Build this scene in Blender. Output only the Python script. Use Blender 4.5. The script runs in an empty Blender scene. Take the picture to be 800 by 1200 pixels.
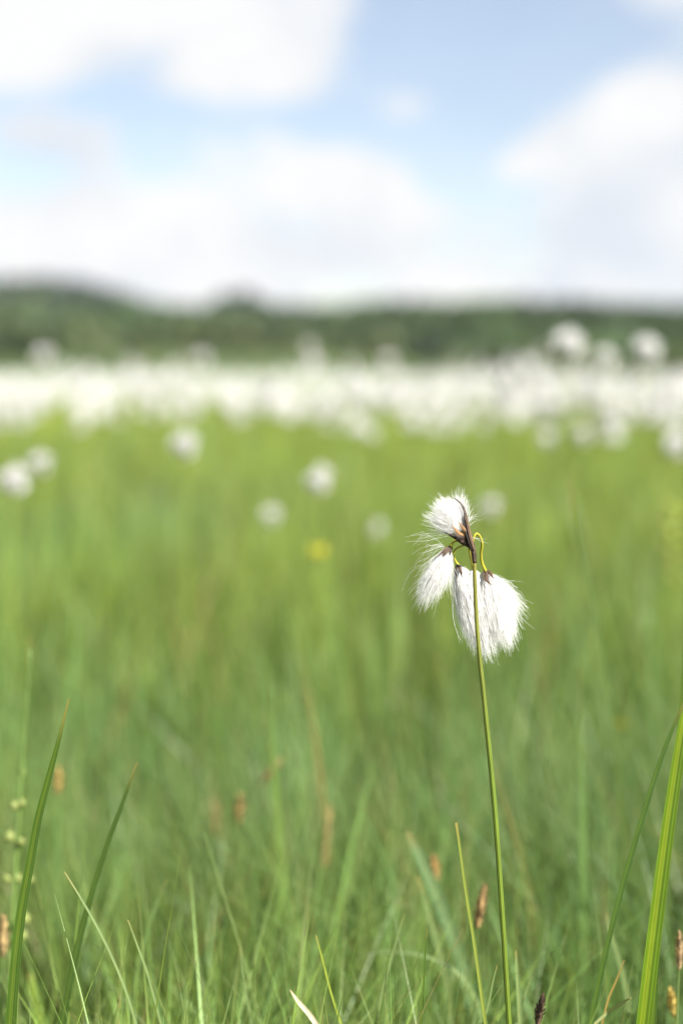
import bpy, math, random
import numpy as np
from mathutils import Vector, noise as mnoise

SEED = 11
rng = np.random.default_rng(SEED)
random.seed(SEED)
R = math.radians
scene = bpy.context.scene
COL = scene.collection

# ------------------------------------------------------------------ camera
CAM_Z = 0.60
F_PX = 1200 * 50.0 / 36.0          # focal length in pixels of the 800 x 1200 photograph
PITCH = math.atan(160.0 / F_PX)    # the horizon lies 160 px above the middle
FOCUS = 0.70
cam_d = bpy.data.cameras.new("camera")
cam_d.sensor_fit = 'VERTICAL'
cam_d.sensor_height = 36.0
cam_d.lens = 50.0
cam_d.clip_start = 0.01
cam_d.clip_end = 9000
cam_d.dof.use_dof = True
cam_d.dof.focus_distance = FOCUS
cam_d.dof.aperture_fstop = 2.9
cam_d.dof.aperture_blades = 0
cam = bpy.data.objects.new("camera", cam_d)
cam.location = (0, 0, CAM_Z)
cam.rotation_euler = (math.pi / 2 - PITCH, 0, 0)
COL.objects.link(cam)
scene.camera = cam
FW = Vector((0, math.cos(PITCH), -math.sin(PITCH)))
UP = Vector((0, math.sin(PITCH), math.cos(PITCH)))
RT = Vector((1, 0, 0))
PX = FOCUS / F_PX                  # metres per photograph pixel in the focal plane


def at(px, py, d=FOCUS):
    """world point seen at photograph pixel (px, py), d metres in front of the lens"""
    return Vector((0, 0, CAM_Z)) + FW * d + RT * ((px - 400) / F_PX * d) + UP * ((600 - py) / F_PX * d)


def P(px, py, dz=0.0):
    """a point near the focal plane; dz is depth in photograph pixels"""
    return at(px, py, FOCUS + dz * PX)


# ------------------------------------------------------------------ mesh helpers
class MB:
    def __init__(self):
        self.v, self.f, self.uv, self.c = [], [], [], []
        self.n = 0

    def add(self, v, f, uv=None, col=None):
        v = np.asarray(v, float)
        self.v.append(v)
        self.f.extend([[i + self.n for i in q] for q in f])
        self.uv.append(np.zeros((len(v), 2)) if uv is None else np.asarray(uv, float))
        if col is None:
            col = (1, 1, 1)
        c = np.asarray(col, float)
        self.c.append(np.tile(c, (len(v), 1)) if c.ndim == 1 else c)
        self.n += len(v)

    def tube(self, pts, rad, n=8, col=None, cap=True):
        pts = [Vector(p) for p in pts]
        m = len(pts)
        rad = [rad] * m if isinstance(rad, (int, float)) else rad
        vs, uv, fs = [], [], []
        ref = Vector((0.31, 0.77, 0.55)).normalized()
        for i, p in enumerate(pts):
            t = (pts[min(i + 1, m - 1)] - pts[max(i - 1, 0)]).normalized()
            a = t.cross(ref).normalized()
            b = t.cross(a)
            for k in range(n):
                th = 2 * math.pi * k / n
                vs.append(p + (a * math.cos(th) + b * math.sin(th)) * rad[i])
                uv.append((k / n, i / (m - 1)))
        for i in range(m - 1):
            for k in range(n):
                k2 = (k + 1) % n
                fs.append((i * n + k, i * n + k2, (i + 1) * n + k2, (i + 1) * n + k))
        if cap:
            fs.append(tuple(range(n))[::-1])
            fs.append(tuple((m - 1) * n + k for k in range(n)))
        self.add(vs, fs, uv, col)

    def leaf(self, pts, wid, side, fold=0.25, col=None, cols=2):
        """leaf blade: a strip folded along its keel; wid = half widths, side = across direction"""
        pts = [Vector(p) for p in pts]
        m = len(pts)
        vs, uv, fs = [], [], []
        side = Vector(side).normalized()
        for i, p in enumerate(pts):
            t = (pts[min(i + 1, m - 1)] - pts[max(i - 1, 0)]).normalized()
            s = (side - t * side.dot(t)).normalized()
            nrm = t.cross(s).normalized()
            for k in range(2 * cols + 1):
                u = k / cols - 1.0
                vs.append(p + s * (u * wid[i]) + nrm * (fold * wid[i] * (abs(u) ** 0.8)))
                uv.append(((u + 1) / 2, i / (m - 1)))
        w = 2 * cols + 1
        for i in range(m - 1):
            for k in range(w - 1):
                a = i * w + k
                fs.append((a, a + 1, a + 1 + w, a + w))
        self.add(vs, fs, uv, col)

    def mesh(self, name, mat, origin=(0, 0, 0), smooth=True):
        v = np.concatenate(self.v) - np.asarray(origin, float)
        me = bpy.data.meshes.new(name)
        me.from_pydata(v.tolist(), [], self.f)
        finish(me, np.concatenate(self.uv), np.concatenate(self.c), mat, smooth)
        return me


def finish(me, uv, col, mat, smooth=True):
    n = len(me.loops)
    li = np.empty(n, dtype=np.int32)
    me.loops.foreach_get("vertex_index", li)
    if uv is not None:
        l = me.uv_layers.new(name="UVMap")
        l.data.foreach_set("uv", uv[li].astype(np.float32).ravel())
    if col is not None:
        a = me.color_attributes.new("tint", 'FLOAT_COLOR', 'POINT')
        c4 = np.ones((len(me.vertices), 4), np.float32)
        c4[:, :3] = col
        a.data.foreach_set("color", c4.ravel())
    if smooth:
        me.polygons.foreach_set("use_smooth", np.ones(len(me.polygons), bool))
    me.materials.append(mat)
    me.update()


def quads_mesh(name, v, q, mat, uv=None, col=None, smooth=True):
    """fast path for big numpy meshes of quads"""
    me = bpy.data.meshes.new(name)
    nv, nq = len(v), len(q)
    me.vertices.add(nv)
    me.vertices.foreach_set("co", np.asarray(v, np.float32).ravel())
    me.loops.add(nq * 4)
    me.loops.foreach_set("vertex_index", np.asarray(q, np.int32).ravel())
    me.polygons.add(nq)
    me.polygons.foreach_set("loop_start", np.arange(0, nq * 4, 4, dtype=np.int32))
    me.update(calc_edges=True)
    finish(me, uv, col, mat, smooth)
    return me


def obj(name, me, parent=None, loc=None):
    o = bpy.data.objects.new(name, me)
    COL.objects.link(o)
    if parent is not None:
        o.parent = parent
    if loc is not None:
        o.location = loc
    return o


def tag(o, label=None, cat=None, group=None, kind=None):
    if label: o["label"] = label
    if cat: o["category"] = cat
    if group: o["group"] = group
    if kind: o["kind"] = kind
    return o


def empty(name, loc, label, cat, group=None):
    o = bpy.data.objects.new(name, None)
    o.empty_display_size = 0.02
    o.location = loc
    COL.objects.link(o)
    return tag(o, label, cat, group, "thing")


def spline(pts, n):
    """Catmull-Rom through pts, n samples"""
    p = np.array([list(q) for q in pts], float)
    if len(p) == 2:
        t = np.linspace(0, 1, n)[:, None]
        return p[0] * (1 - t) + p[1] * t
    e = np.vstack([2 * p[0] - p[1], p, 2 * p[-1] - p[-2]])
    out = []
    for s in np.linspace(0, len(p) - 1 - 1e-9, n):
        i = int(s); u = s - i
        a, b, c, d = e[i], e[i + 1], e[i + 2], e[i + 3]
        out.append(0.5 * (2 * b + (c - a) * u + (2 * a - 5 * b + 4 * c - d) * u * u + (3 * b - a - 3 * c + d) * u ** 3))
    return np.array(out)


# ------------------------------------------------------------------ materials
def new_mat(name):
    m = bpy.data.materials.new(name)
    m.use_nodes = True
    nt = m.node_tree
    for n in list(nt.nodes):
        nt.nodes.remove(n)
    out = nt.nodes.new("ShaderNodeOutputMaterial")
    return m, nt, out


def N(nt, t, **kw):
    n = nt.nodes.new(t)
    for k, v in kw.items():
        setattr(n, k, v)
    return n


def leafy(name, color=None, trans=0.4, rough=0.45, spec=0.35, veins=0.0, vein_n=14, tr_tint=(1.25, 1.15, 0.55), noise_amt=0.25, noise_scale=60.0):
    m, nt, out = new_mat(name)
    L = nt.links.new
    if color is None:
        at_ = N(nt, "ShaderNodeAttribute", attribute_name="tint")
        base = at_.outputs["Color"]
    else:
        rgb = N(nt, "ShaderNodeRGB")
        rgb.outputs[0].default_value = (*color, 1)
        base = rgb.outputs[0]
    if noise_amt:
        tc = N(nt, "ShaderNodeTexCoord")
        no = N(nt, "ShaderNodeTexNoise")
        no.inputs["Scale"].default_value = noise_scale
        no.inputs["Detail"].default_value = 3
        L(tc.outputs["Object"], no.inputs["Vector"])
        mr = N(nt, "ShaderNodeMapRange")
        mr.inputs["To Min"].default_value = 1 - noise_amt
        mr.inputs["To Max"].default_value = 1 + noise_amt
        L(no.outputs["Fac"], mr.inputs["Value"])
        vm = N(nt, "ShaderNodeVectorMath", operation='SCALE')
        L(base, vm.inputs[0]); L(mr.outputs[0], vm.inputs["Scale"])
        base = vm.outputs[0]
    bump = None
    if veins:
        uvn = N(nt, "ShaderNodeUVMap", uv_map="UVMap")
        sp = N(nt, "ShaderNodeSeparateXYZ")
        L(uvn.outputs[0], sp.inputs[0])
        mu = N(nt, "ShaderNodeMath", operation='MULTIPLY'); mu.inputs[1].default_value = vein_n * 6.2832
        L(sp.outputs[0], mu.inputs[0])
        si = N(nt, "ShaderNodeMath", operation='SINE'); L(mu.outputs[0], si.inputs[0])
        mr2 = N(nt, "ShaderNodeMapRange")
        mr2.inputs["From Min"].default_value = -1
        mr2.inputs["To Min"].default_value = 1 - veins
        mr2.inputs["To Max"].default_value = 1 + veins
        L(si.outputs[0], mr2.inputs["Value"])
        vm2 = N(nt, "ShaderNodeVectorMath", operation='SCALE')
        L(base, vm2.inputs[0]); L(mr2.outputs[0], vm2.inputs["Scale"])
        base = vm2.outputs[0]
        bump = N(nt, "ShaderNodeBump"); bump.inputs["Strength"].default_value = 0.3
        bump.inputs["Distance"].default_value = 0.0003
        L(si.outputs[0], bump.inputs["Height"])
    pr = N(nt, "ShaderNodeBsdfPrincipled")
    pr.inputs["Roughness"].default_value = rough
    pr.inputs["Specular IOR Level"].default_value = spec
    L(base, pr.inputs["Base Color"])
    if bump: L(bump.outputs[0], pr.inputs["Normal"])
    if trans:
        tr = N(nt, "ShaderNodeBsdfTranslucent")
        tv = N(nt, "ShaderNodeVectorMath", operation='MULTIPLY')
        tv.inputs[1].default_value = tr_tint
        L(base, tv.inputs[0]); L(tv.outputs[0], tr.inputs["Color"])
        mx = N(nt, "ShaderNodeMixShader"); mx.inputs[0].default_value = trans
        L(pr.outputs[0], mx.inputs[1]); L(tr.outputs[0], mx.inputs[2])
        L(mx.outputs[0], out.inputs["Surface"])
    else:
        L(pr.outputs[0], out.inputs["Surface"])
    return m


M_GRASS = leafy("grass_blades", None, 0.45, 0.42, 0.4, noise_amt=0.0)
M_BLADE = leafy("sedge_leaf", None, 0.4, 0.38, 0.45, veins=0.16, vein_n=5, noise_amt=0.18, noise_scale=90)
M_STEM = leafy("flower_stem", None, 0.0, 0.5, 0.25, veins=0.2, vein_n=7, noise_amt=0.32, noise_scale=75)
M_BROWN = leafy("brown_scale", None, 0.15, 0.6, 0.3, veins=0.35, vein_n=4, tr_tint=(1.2, 0.9, 0.6), noise_amt=0.45, noise_scale=500)
M_LEAVES = leafy("tree_leaves", None, 0.3, 0.6, 0.2, noise_amt=0.0)


def cotton_mat(name, trans, c=(0.87, 0.868, 0.855, 1)):
    m, nt, out = new_mat(name)
    L = nt.links.new
    df = N(nt, "ShaderNodeBsdfDiffuse"); df.inputs["Color"].default_value = c
    tr = N(nt, "ShaderNodeBsdfTranslucent"); tr.inputs["Color"].default_value = c
    mx = N(nt, "ShaderNodeMixShader"); mx.inputs[0].default_value = trans
    L(df.outputs[0], mx.inputs[1]); L(tr.outputs[0], mx.inputs[2])
    gl = N(nt, "ShaderNodeBsdfGlossy"); gl.inputs["Roughness"].default_value = 0.35
    mx2 = N(nt, "ShaderNodeMixShader"); mx2.inputs[0].default_value = 0.05
    L(mx.outputs[0], mx2.inputs[1]); L(gl.outputs[0], mx2.inputs[2])
    L(mx2.outputs[0], out.inputs["Surface"])
    return m


M_COTTON = cotton_mat("cotton_hair", 0.6)
M_SILK = cotton_mat("silky_hair", 0.62, (0.95, 0.948, 0.94, 1))


def ground_mat(name, c1, c2, scale):
    m, nt, out = new_mat(name)
    L = nt.links.new
    tc = N(nt, "ShaderNodeTexCoord")
    no = N(nt, "ShaderNodeTexNoise"); no.inputs["Scale"].default_value = scale
    no.inputs["Detail"].default_value = 8
    L(tc.outputs["Object"], no.inputs["Vector"])
    no2 = N(nt, "ShaderNodeTexNoise"); no2.inputs["Scale"].default_value = scale * 0.07
    no2.inputs["Detail"].default_value = 4
    L(tc.outputs["Object"], no2.inputs["Vector"])
    ad = N(nt, "ShaderNodeMath", operation='ADD'); L(no.outputs["Fac"], ad.inputs[0]); L(no2.outputs["Fac"], ad.inputs[1])
    mr = N(nt, "ShaderNodeMapRange"); mr.inputs["From Min"].default_value = 0.7; mr.inputs["From Max"].default_value = 1.3
    L(ad.outputs[0], mr.inputs["Value"])
    mx = N(nt, "ShaderNodeMix", data_type='RGBA')
    mx.inputs["A"].default_value = (*c1, 1); mx.inputs["B"].default_value = (*c2, 1)
    L(mr.outputs[0], mx.inputs["Factor"])
    pr = N(nt, "ShaderNodeBsdfPrincipled"); pr.inputs["Roughness"].default_value = 0.9
    pr.inputs["Specular IOR Level"].default_value = 0.1
    L(mx.outputs["Result"], pr.inputs["Base Color"])
    bp = N(nt, "ShaderNodeBump"); bp.inputs["Strength"].default_value = 0.5; bp.inputs["Distance"].default_value = 0.02
    L(no.outputs["Fac"], bp.inputs["Height"]); L(bp.outputs[0], pr.inputs["Normal"])
    L(pr.outputs[0], out.inputs["Surface"])
    return m


M_GROUND = ground_mat("meadow_soil", (0.035, 0.042, 0.018), (0.085, 0.095, 0.034), 9.0)
M_HILL = ground_mat("hill_turf", (0.040, 0.062, 0.022), (0.075, 0.098, 0.034), 0.06)

# ------------------------------------------------------------------ ground and hills
def disc_sheet(name, radius, mat, rings, segs=96):
    v = [(0, 0, 0)]; f = []
    for r in rings:
        for k in range(segs):
            a = 2 * math.pi * k / segs
            v.append((r * math.cos(a), r * math.sin(a), 0))
    for k in range(segs):
        f.append((0, 1 + k, 1 + (k + 1) % segs))
    for i in range(len(rings) - 1):
        for k in range(segs):
            a = 1 + i * segs + k; b = 1 + i * segs + (k + 1) % segs
            f.append((a, a + segs, b + segs, b))
    me = bpy.data.meshes.new(name); me.from_pydata(v, [], f); me.materials.append(mat); me.update()
    return me


g = obj("ground", disc_sheet("ground", 3000, M_GROUND, [1, 3, 8, 20, 60, 200, 800, 3000]))
tag(g, kind="structure")


def px_profile(D, table, x):
    """height above the ground whose skyline at distance D follows the table of (photo x, photo y)"""
    xs = np.array([(t[0] - 400) / F_PX * D for t in table]); hs = np.array([CAM_Z + (440 - t[1]) / F_PX * D for t in table])
    return np.interp(x, xs, hs)


RIDGE_A = (270.0, [(-900, 404), (-500, 396), (-200, 392), (0, 394), (120, 390), (250, 394), (400, 398), (520, 408), (620, 420), (720, 424), (800, 420), (1000, 410), (1500, 404)])
RIDGE_B = (620.0, [(-900, 350), (-400, 344), (-100, 350), (0, 361), (110, 362), (180, 365), (260, 370), (330, 370), (400, 369), (450, 362), (520, 365), (570, 360), (650, 360), (720, 366), (800, 362), (1000, 352), (1500, 345)])
RIDGE_C = (1350.0, [(-900, 360), (-300, 352), (-80, 338), (0, 332), (60, 327), (105, 332), (145, 344), (200, 366), (250, 368), (268, 352), (290, 344), (312, 352), (335, 372), (450, 382), (800, 380), (1500, 370)])
TREE_B, TREE_C = 9.0, 11.0


def hill_h(x, y):
    x = np.asarray(x, float); y = np.asarray(y, float)
    h = np.zeros_like(x)
    for (D, tab), cut, sig in ((RIDGE_A, 3.0, 75.0), (RIDGE_B, TREE_B, 170.0), (RIDGE_C, TREE_C, 330.0)):
        hh = np.maximum(px_profile(D, tab, x) - cut, 0)
        h = np.maximum(h, hh * np.exp(-((y - D) / sig) ** 2))
    return h + 0.8 * np.sin(x * 0.021 + y * 0.013) * np.clip((y - 170) / 120, 0, 1) - 0.3


nx, ny = 220, 120
gx = np.linspace(-1500, 1500, nx); gy = 110 + (np.linspace(0, 1, ny) ** 1.3) * 2000
X, Y = np.meshgrid(gx, gy)
Z = hill_h(X, Y)
idx = np.arange(nx * ny).reshape(ny, nx)
q = np.stack([idx[:-1, :-1], idx[:-1, 1:], idx[1:, 1:], idx[1:, :-1]], -1).reshape(-1, 4)
hills = obj("hills", quads_mesh("hills", np.stack([X, Y, Z], -1).reshape(-1, 3), q, M_HILL))
tag(hills, kind="structure")


def woods_mesh():
    """the far woods: trunks and crowns of many leaf clumps, one mass"""
    V, C, Q = [], [], []
    n0 = 0
    trees = []
    for (D, tab), n, spread, hr, dark in ((RIDGE_A, 520, 55, (3.0, 6.0), 0), (RIDGE_B, 2300, 120, (8.0, 13.0), 1), (RIDGE_C, 1500, 190, (11, 16), 2)):
        xmax = 0.36 * D + 120
        for _ in range(n):
            x = rng.uniform(-xmax, xmax); y = D + rng.normal(-0.35, 0.55) * spread
            if dark == 0 and mnoise.noise(Vector((x * 0.02, y * 0.02, 3.1))) < 0.0:
                continue
            trees.append((x, y, rng.uniform(*hr), dark))
    # dark clumps of wood low on the right slope and on the far left
    for _ in range(260):
        x = rng.normal((640 - 400) / F_PX * 420, 22); y = rng.normal(420, 25)
        trees.append((x, y, rng.uniform(6, 10), 1))
    for _ in range(140):
        x = rng.normal((10 - 400) / F_PX * 300, 14); y = rng.normal(215, 10)
        trees.append((x, y, rng.uniform(3, 5), 1))
    for (x, y, h, dark) in trees:
        z0 = float(hill_h(x, y))
        conifer = dark and rng.random() < (0.45 if dark == 1 else 0.7)
        if conifer:
            base = np.array((0.026, 0.042, 0.028) if dark == 2 else (0.034, 0.055, 0.030)) * rng.uniform(0.8, 1.25)
        elif dark:
            base = np.array((0.030, 0.048, 0.032) if dark == 2 else (0.052, 0.086, 0.032)) * rng.uniform(0.75, 1.3)
        else:
            base = np.array((0.105, 0.13, 0.06)) * rng.uniform(0.8, 1.3)
        base = base * (1 + 0.7 * mnoise.noise(Vector((x * 0.018, y * 0.012, 1.7))))
        k = 34
        r = h * (0.2 if conifer else 0.36)
        d = rng.normal(size=(k, 3)); d /= np.linalg.norm(d, axis=1)[:, None]
        rad = rng.uniform(0.35, 1.0, k) ** 0.5
        c = d * rad[:, None] * np.array((r, r, h * 0.38)) + np.array((x, y, z0 + h * 0.58))
        if conifer:
            tz = (c[:, 2] - (z0 + h * 0.2)) / (h * 0.8)
            s = np.clip(1.25 - tz, 0.12, 1.2)
            c[:, 0] = x + (c[:, 0] - x) * s; c[:, 1] = y + (c[:, 1] - y) * s
        s1 = rng.normal(size=(k, 3)); s1 /= np.linalg.norm(s1, axis=1)[:, None]
        s2 = np.cross(s1, d) + 1e-3; s2 /= np.linalg.norm(s2, axis=1)[:, None]
        sz = (h * 0.12 * rng.uniform(0.7, 1.3, k))[:, None]
        quad = np.stack([c - s1 * sz - s2 * sz, c + s1 * sz - s2 * sz * 0.8, c + s1 * sz * 0.9 + s2 * sz, c - s1 * sz + s2 * sz * 1.1], 1)
        V.append(quad.reshape(-1, 3))
        C.append(np.repeat(base * rng.uniform(0.7, 1.3, (k, 1)), 4, 0))
        Q.append(np.arange(k * 4).reshape(k, 4) + n0); n0 += k * 4
        tw = h * 0.02
        tb = np.array([(x - tw, y, z0 - 1), (x + tw, y, z0 - 1), (x + tw * .5, y, z0 + h * .7), (x - tw * .5, y, z0 + h * .7),
                       (x, y - tw, z0 - 1), (x, y + tw, z0 - 1), (x, y + tw * .5, z0 + h * .7), (x, y - tw * .5, z0 + h * .7)])
        V.append(tb); C.append(np.tile((0.06, 0.045, 0.03), (8, 1)))
        Q.append(np.array([[0, 1, 2, 3], [4, 5, 6, 7]]) + n0); n0 += 8
    return quads_mesh("woods", np.concatenate(V), np.concatenate(Q), M_LEAVES, None, np.concatenate(C), smooth=False)


w = obj("woods", woods_mesh())
tag(w, "dark green wooded ridge and pale scrub along the skyline", "woods", kind="stuff")

# ------------------------------------------------------------------ grass (uncountable)
def grass_mesh(name, zones):
    V, C, Q = [], [], []
    n0 = 0
    for (n, sampler, hlo, hhi, wlo, whi, segs, bend) in zones:
        xy = sampler(n); n = len(xy)
        nz = np.array([(mnoise.noise(Vector((a * 2.6, b * 2.6, 0.3))), mnoise.noise(Vector((a * 1.1, b * 1.1, 7.3))),
                        mnoise.noise(Vector((a * 5.1, b * 5.1, 2.3)))) for a, b in xy])
        h = rng.uniform(hlo, hhi, n) * (1 + 0.30 * nz[:, 0] + 0.14 * nz[:, 2])
        tall = rng.random(n) < 0.05
        h = np.where(tall, h * rng.uniform(1.05, 1.3, n), h)
        wd = rng.uniform(wlo, whi, n)
        az = rng.uniform(0, 2 * np.pi, n)
        lean = np.stack([np.cos(az), np.sin(az)], -1) * (rng.gamma(2.0, 0.5, n) * bend)[:, None] + np.array((0.05, 0.02)) + nz[:, 1:2] * np.array((0.14, 0.05))
        droop = rng.uniform(0.0, 0.4, n) * (rng.random(n) < 0.35)
        ta = rng.uniform(0, np.pi, n)
        side = np.stack([np.cos(ta), np.sin(ta), np.zeros(n)], -1)
        t = np.linspace(0, 1, segs + 1)
        hor = lean[:, None, :] * (h[:, None] * (t ** 1.8)[None, :])[:, :, None] * (1 + droop[:, None, None])
        ver = h[:, None] * (t[None, :] - droop[:, None] * 0.55 * t[None, :] ** 4)
        ctr = np.concatenate([xy[:, None, :] + hor, ver[:, :, None] - 0.003], -1)
        hw = wd[:, None] * 0.5 * (np.clip(1 - t ** 2.2, 0.03, 1) * (0.65 + 0.35 * np.minimum(t * 4, 1)))[None, :]
        tw = rng.uniform(-1.2, 1.2, n)[:, None] * t[None, :]
        sx = side[:, None, 0] * np.cos(tw) - side[:, None, 1] * np.sin(tw)
        sy = side[:, None, 0] * np.sin(tw) + side[:, None, 1] * np.cos(tw)
        sd = np.stack([sx, sy, np.zeros_like(sx)], -1) * hw[:, :, None]
        v = np.stack([ctr - sd, ctr + sd], 2).reshape(-1, 3)
        # colours: yellow-green and blue-green plants growing in drifts, some straw
        dist = np.linalg.norm(xy, axis=1)
        mixf = np.clip(0.55 + 1.0 * nz[:, 1] + 0.35 * nz[:, 0] + rng.normal(0, 0.25, n) + np.clip((dist - 1.5) * 0.10, -0.1, 0.18), 0, 1)[:, None]
        blue = np.array((0.105, 0.190, 0.062)); yel = np.array((0.170, 0.236, 0.042))
        c = blue * (1 - mixf) + yel * mixf
        n4 = np.array([mnoise.noise(Vector((a * 13.0, b * 9.0, 4.7))) for a, b in xy])[:, None]
        c = c * rng.uniform(0.72, 1.28, (n, 1)) * (1 + 0.85 * n4) * (1 + 0.5 * nz[:, 2:3])
        c = np.clip(c * 1.03, 0.012, 0.6)
        pale = rng.random(n) < 0.10
        c[pale] = np.array((0.215, 0.285, 0.10)) * rng.uniform(0.8, 1.15, (pale.sum(), 1))
        straw = rng.random(n) < 0.04
        c[straw] = np.array((0.30, 0.23, 0.09)) * rng.uniform(0.7, 1.1, (straw.sum(), 1))
        k = segs + 1
        cc = np.repeat(c[:, None, :], k, 1)
        tip = np.clip((t - 0.85) / 0.15, 0, 1)[None, :, None] * (rng.random(n) < 0.3)[:, None, None] * 0.6
        cc = cc * (1 - tip) + np.array((0.26, 0.20, 0.07)) * tip
        cc = np.repeat(cc[:, :, None, :], 2, 2).reshape(-1, 3)
        base = (np.arange(n) * (2 * k))[:, None, None]
        s = np.arange(segs)[None, :, None] * 2
        qq = (base + s + np.array([0, 1, 3, 2])[None, None, :]).reshape(-1, 4) + n0
        V.append(v); C.append(cc); Q.append(qq); n0 += len(v)
    return quads_mesh(name, np.concatenate(V), np.concatenate(Q), M_GRASS, None, np.concatenate(C))


def wedge(dmin, dmax, margin, k=0.25):
    def f(n):
        y = np.sqrt(rng.uniform(dmin ** 2, dmax ** 2, n))
        x = rng.uniform(-1, 1, n) * (k * y + margin)
        # clumping: keep more where noise is high
        keep = np.array([mnoise.noise(Vector((a * 7, b * 7, 5.5))) for a, b in zip(x, y)]) + rng.uniform(-0.3, 1.0, n) > 0.0
        return np.stack([x, y], -1)[keep]
    return f


def around(dmin, dmax):
    def f(n):
        r = np.sqrt(rng.uniform(dmin ** 2, dmax ** 2, n)); a = rng.uniform(0, 2 * np.pi, n)
        return np.stack([r * np.cos(a), r * np.sin(a)], -1)
    return f


gm = grass_mesh("grass", [
    (15000, wedge(0.25, 1.4, 0.55), 0.17, 0.285, 0.0015, 0.0042, 8, 0.22),
    (25000, wedge(0.55, 1.35, 0.3), 0.18, 0.295, 0.0010, 0.0026, 8, 0.34),
    (45000, wedge(1.3, 4.5, 0.8), 0.19, 0.33, 0.002, 0.0050, 6, 0.25),
    (1700, wedge(0.95, 3.8, 0.6), 0.27, 0.40, 0.005, 0.009, 8, 0.16),
    (52000, wedge(4.4, 16, 1.5, 0.36), 0.22, 0.34, 0.004, 0.009, 4, 0.25),
    (50000, wedge(15, 110, 6, 0.42), 0.22, 0.36, 0.015, 0.04, 3, 0.25),
    (12000, around(0.5, 6), 0.16, 0.30, 0.004, 0.008, 4, 0.25),
])
go = obj("grass", gm)
tag(go, "green sedge and grass blades covering the wet meadow", "grass", kind="stuff")

# ------------------------------------------------------------------ the flower in focus
GREEN = np.array((0.10, 0.16, 0.03))
YELG = np.array((0.125, 0.120, 0.022))
BROWN = np.array((0.064, 0.041, 0.028))
DARKBR = np.array((0.030, 0.021, 0.017))
PALEBR = np.array((0.24, 0.145, 0.075))


def to_ground(pts):
    """carry a path (tip first, last point lowest) on down to the soil"""
    pts = [Vector(p) for p in pts]
    t = (pts[-1] - pts[-2]).normalized()
    while pts[-1].z > 0.03:
        t = (t + Vector((0, 0, -0.12))).normalized()
        pts.append(pts[-1] + t * 0.03)
    s = pts[-1].z / max(1e-6, -t.z)
    pts.append(pts[-1] + t * s + Vector((0, 0, -0.004)))
    return pts


def hairs(mb, base, axis, L, W, Wd, n, kexp=0.75, bend=(0, 0, 0), rad=0.10, wave=3.0, stray=0.06, seg=9, r0=1.6, e1=None):
    """cotton hairs in photograph-pixel space near the focal plane (x right, y down, z depth)"""
    a = np.array(axis, float); a /= np.linalg.norm(a)
    e1 = np.cross(a, (0, 0, 1.0)); e1 /= np.linalg.norm(e1)
    e2 = np.cross(a, e1)
    t = np.linspace(0, 1, seg + 1)
    rr = np.sqrt(rng.uniform(0, 1, n)); th = rng.uniform(0, 2 * np.pi, n)
    u = rr * np.cos(th); v = rr * np.sin(th)
    nc = max(3, n // 16 if n > 120 else n // 3)
    cl = rng.integers(0, nc, n)
    cu, cv = np.sqrt(rng.uniform(0, 1, nc)), rng.uniform(0, 2 * np.pi, nc)
    cx, cy_ = cu * np.cos(cv), cu * np.sin(cv)
    pull = rng.uniform(0.05, 0.75, n)
    u = u + (cx[cl] - u) * pull; v = v + (cy_[cl] - v) * pull
    clen = rng.beta(4.5, 1.5, nc) * 1.2
    ln = L * (1 - 0.34 * rr ** 2) * (0.40 * clen[cl] + 0.60 * rng.beta(3.0, 1.3, n) * 1.3)
    st = rng.random(n) < stray
    u = np.where(st, u * rng.uniform(1.0, 1.7, n), u); v = np.where(st, v * 1.2, v)
    wv = wave * np.where(st, 1.6, 1.0)
    k = kexp * rng.uniform(0.85, 1.2, n)
    p = np.asarray(base, float)[None, None, :] + a * (ln[:, None] * t[None, :])[:, :, None]
    tk = t[None, :] ** k[:, None]
    p = p + e1 * (u[:, None] * (r0 * (1 - t)[None, :] + W * tk))[:, :, None] + e2 * (v[:, None] * (r0 * (1 - t)[None, :] + Wd * tk))[:, :, None]
    p = p + np.array(bend, float) * (t ** 2)[None, :, None] * rng.uniform(0.5, 1.3, n)[:, None, None]
    for f, amp in ((1.1, 0.9), (2.3, 0.5), (4.1, 0.22)):
        ph = rng.uniform(0, 2 * np.pi, (nc, 3))[cl] + rng.normal(0, 0.5, (n, 3)); am = (0.75 * rng.normal(0, amp, (nc, 3))[cl] + 0.65 * rng.normal(0, amp, (n, 3))) * wv[:, None]
        p = p + am[:, None, :] * (np.sin(f * np.pi * t[None, :, None] + ph[:, None, :]) - np.sin(ph)[:, None, :]) * (t ** 1.3)[None, :, None]
    tubes(mb, p, rad, t)


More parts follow.
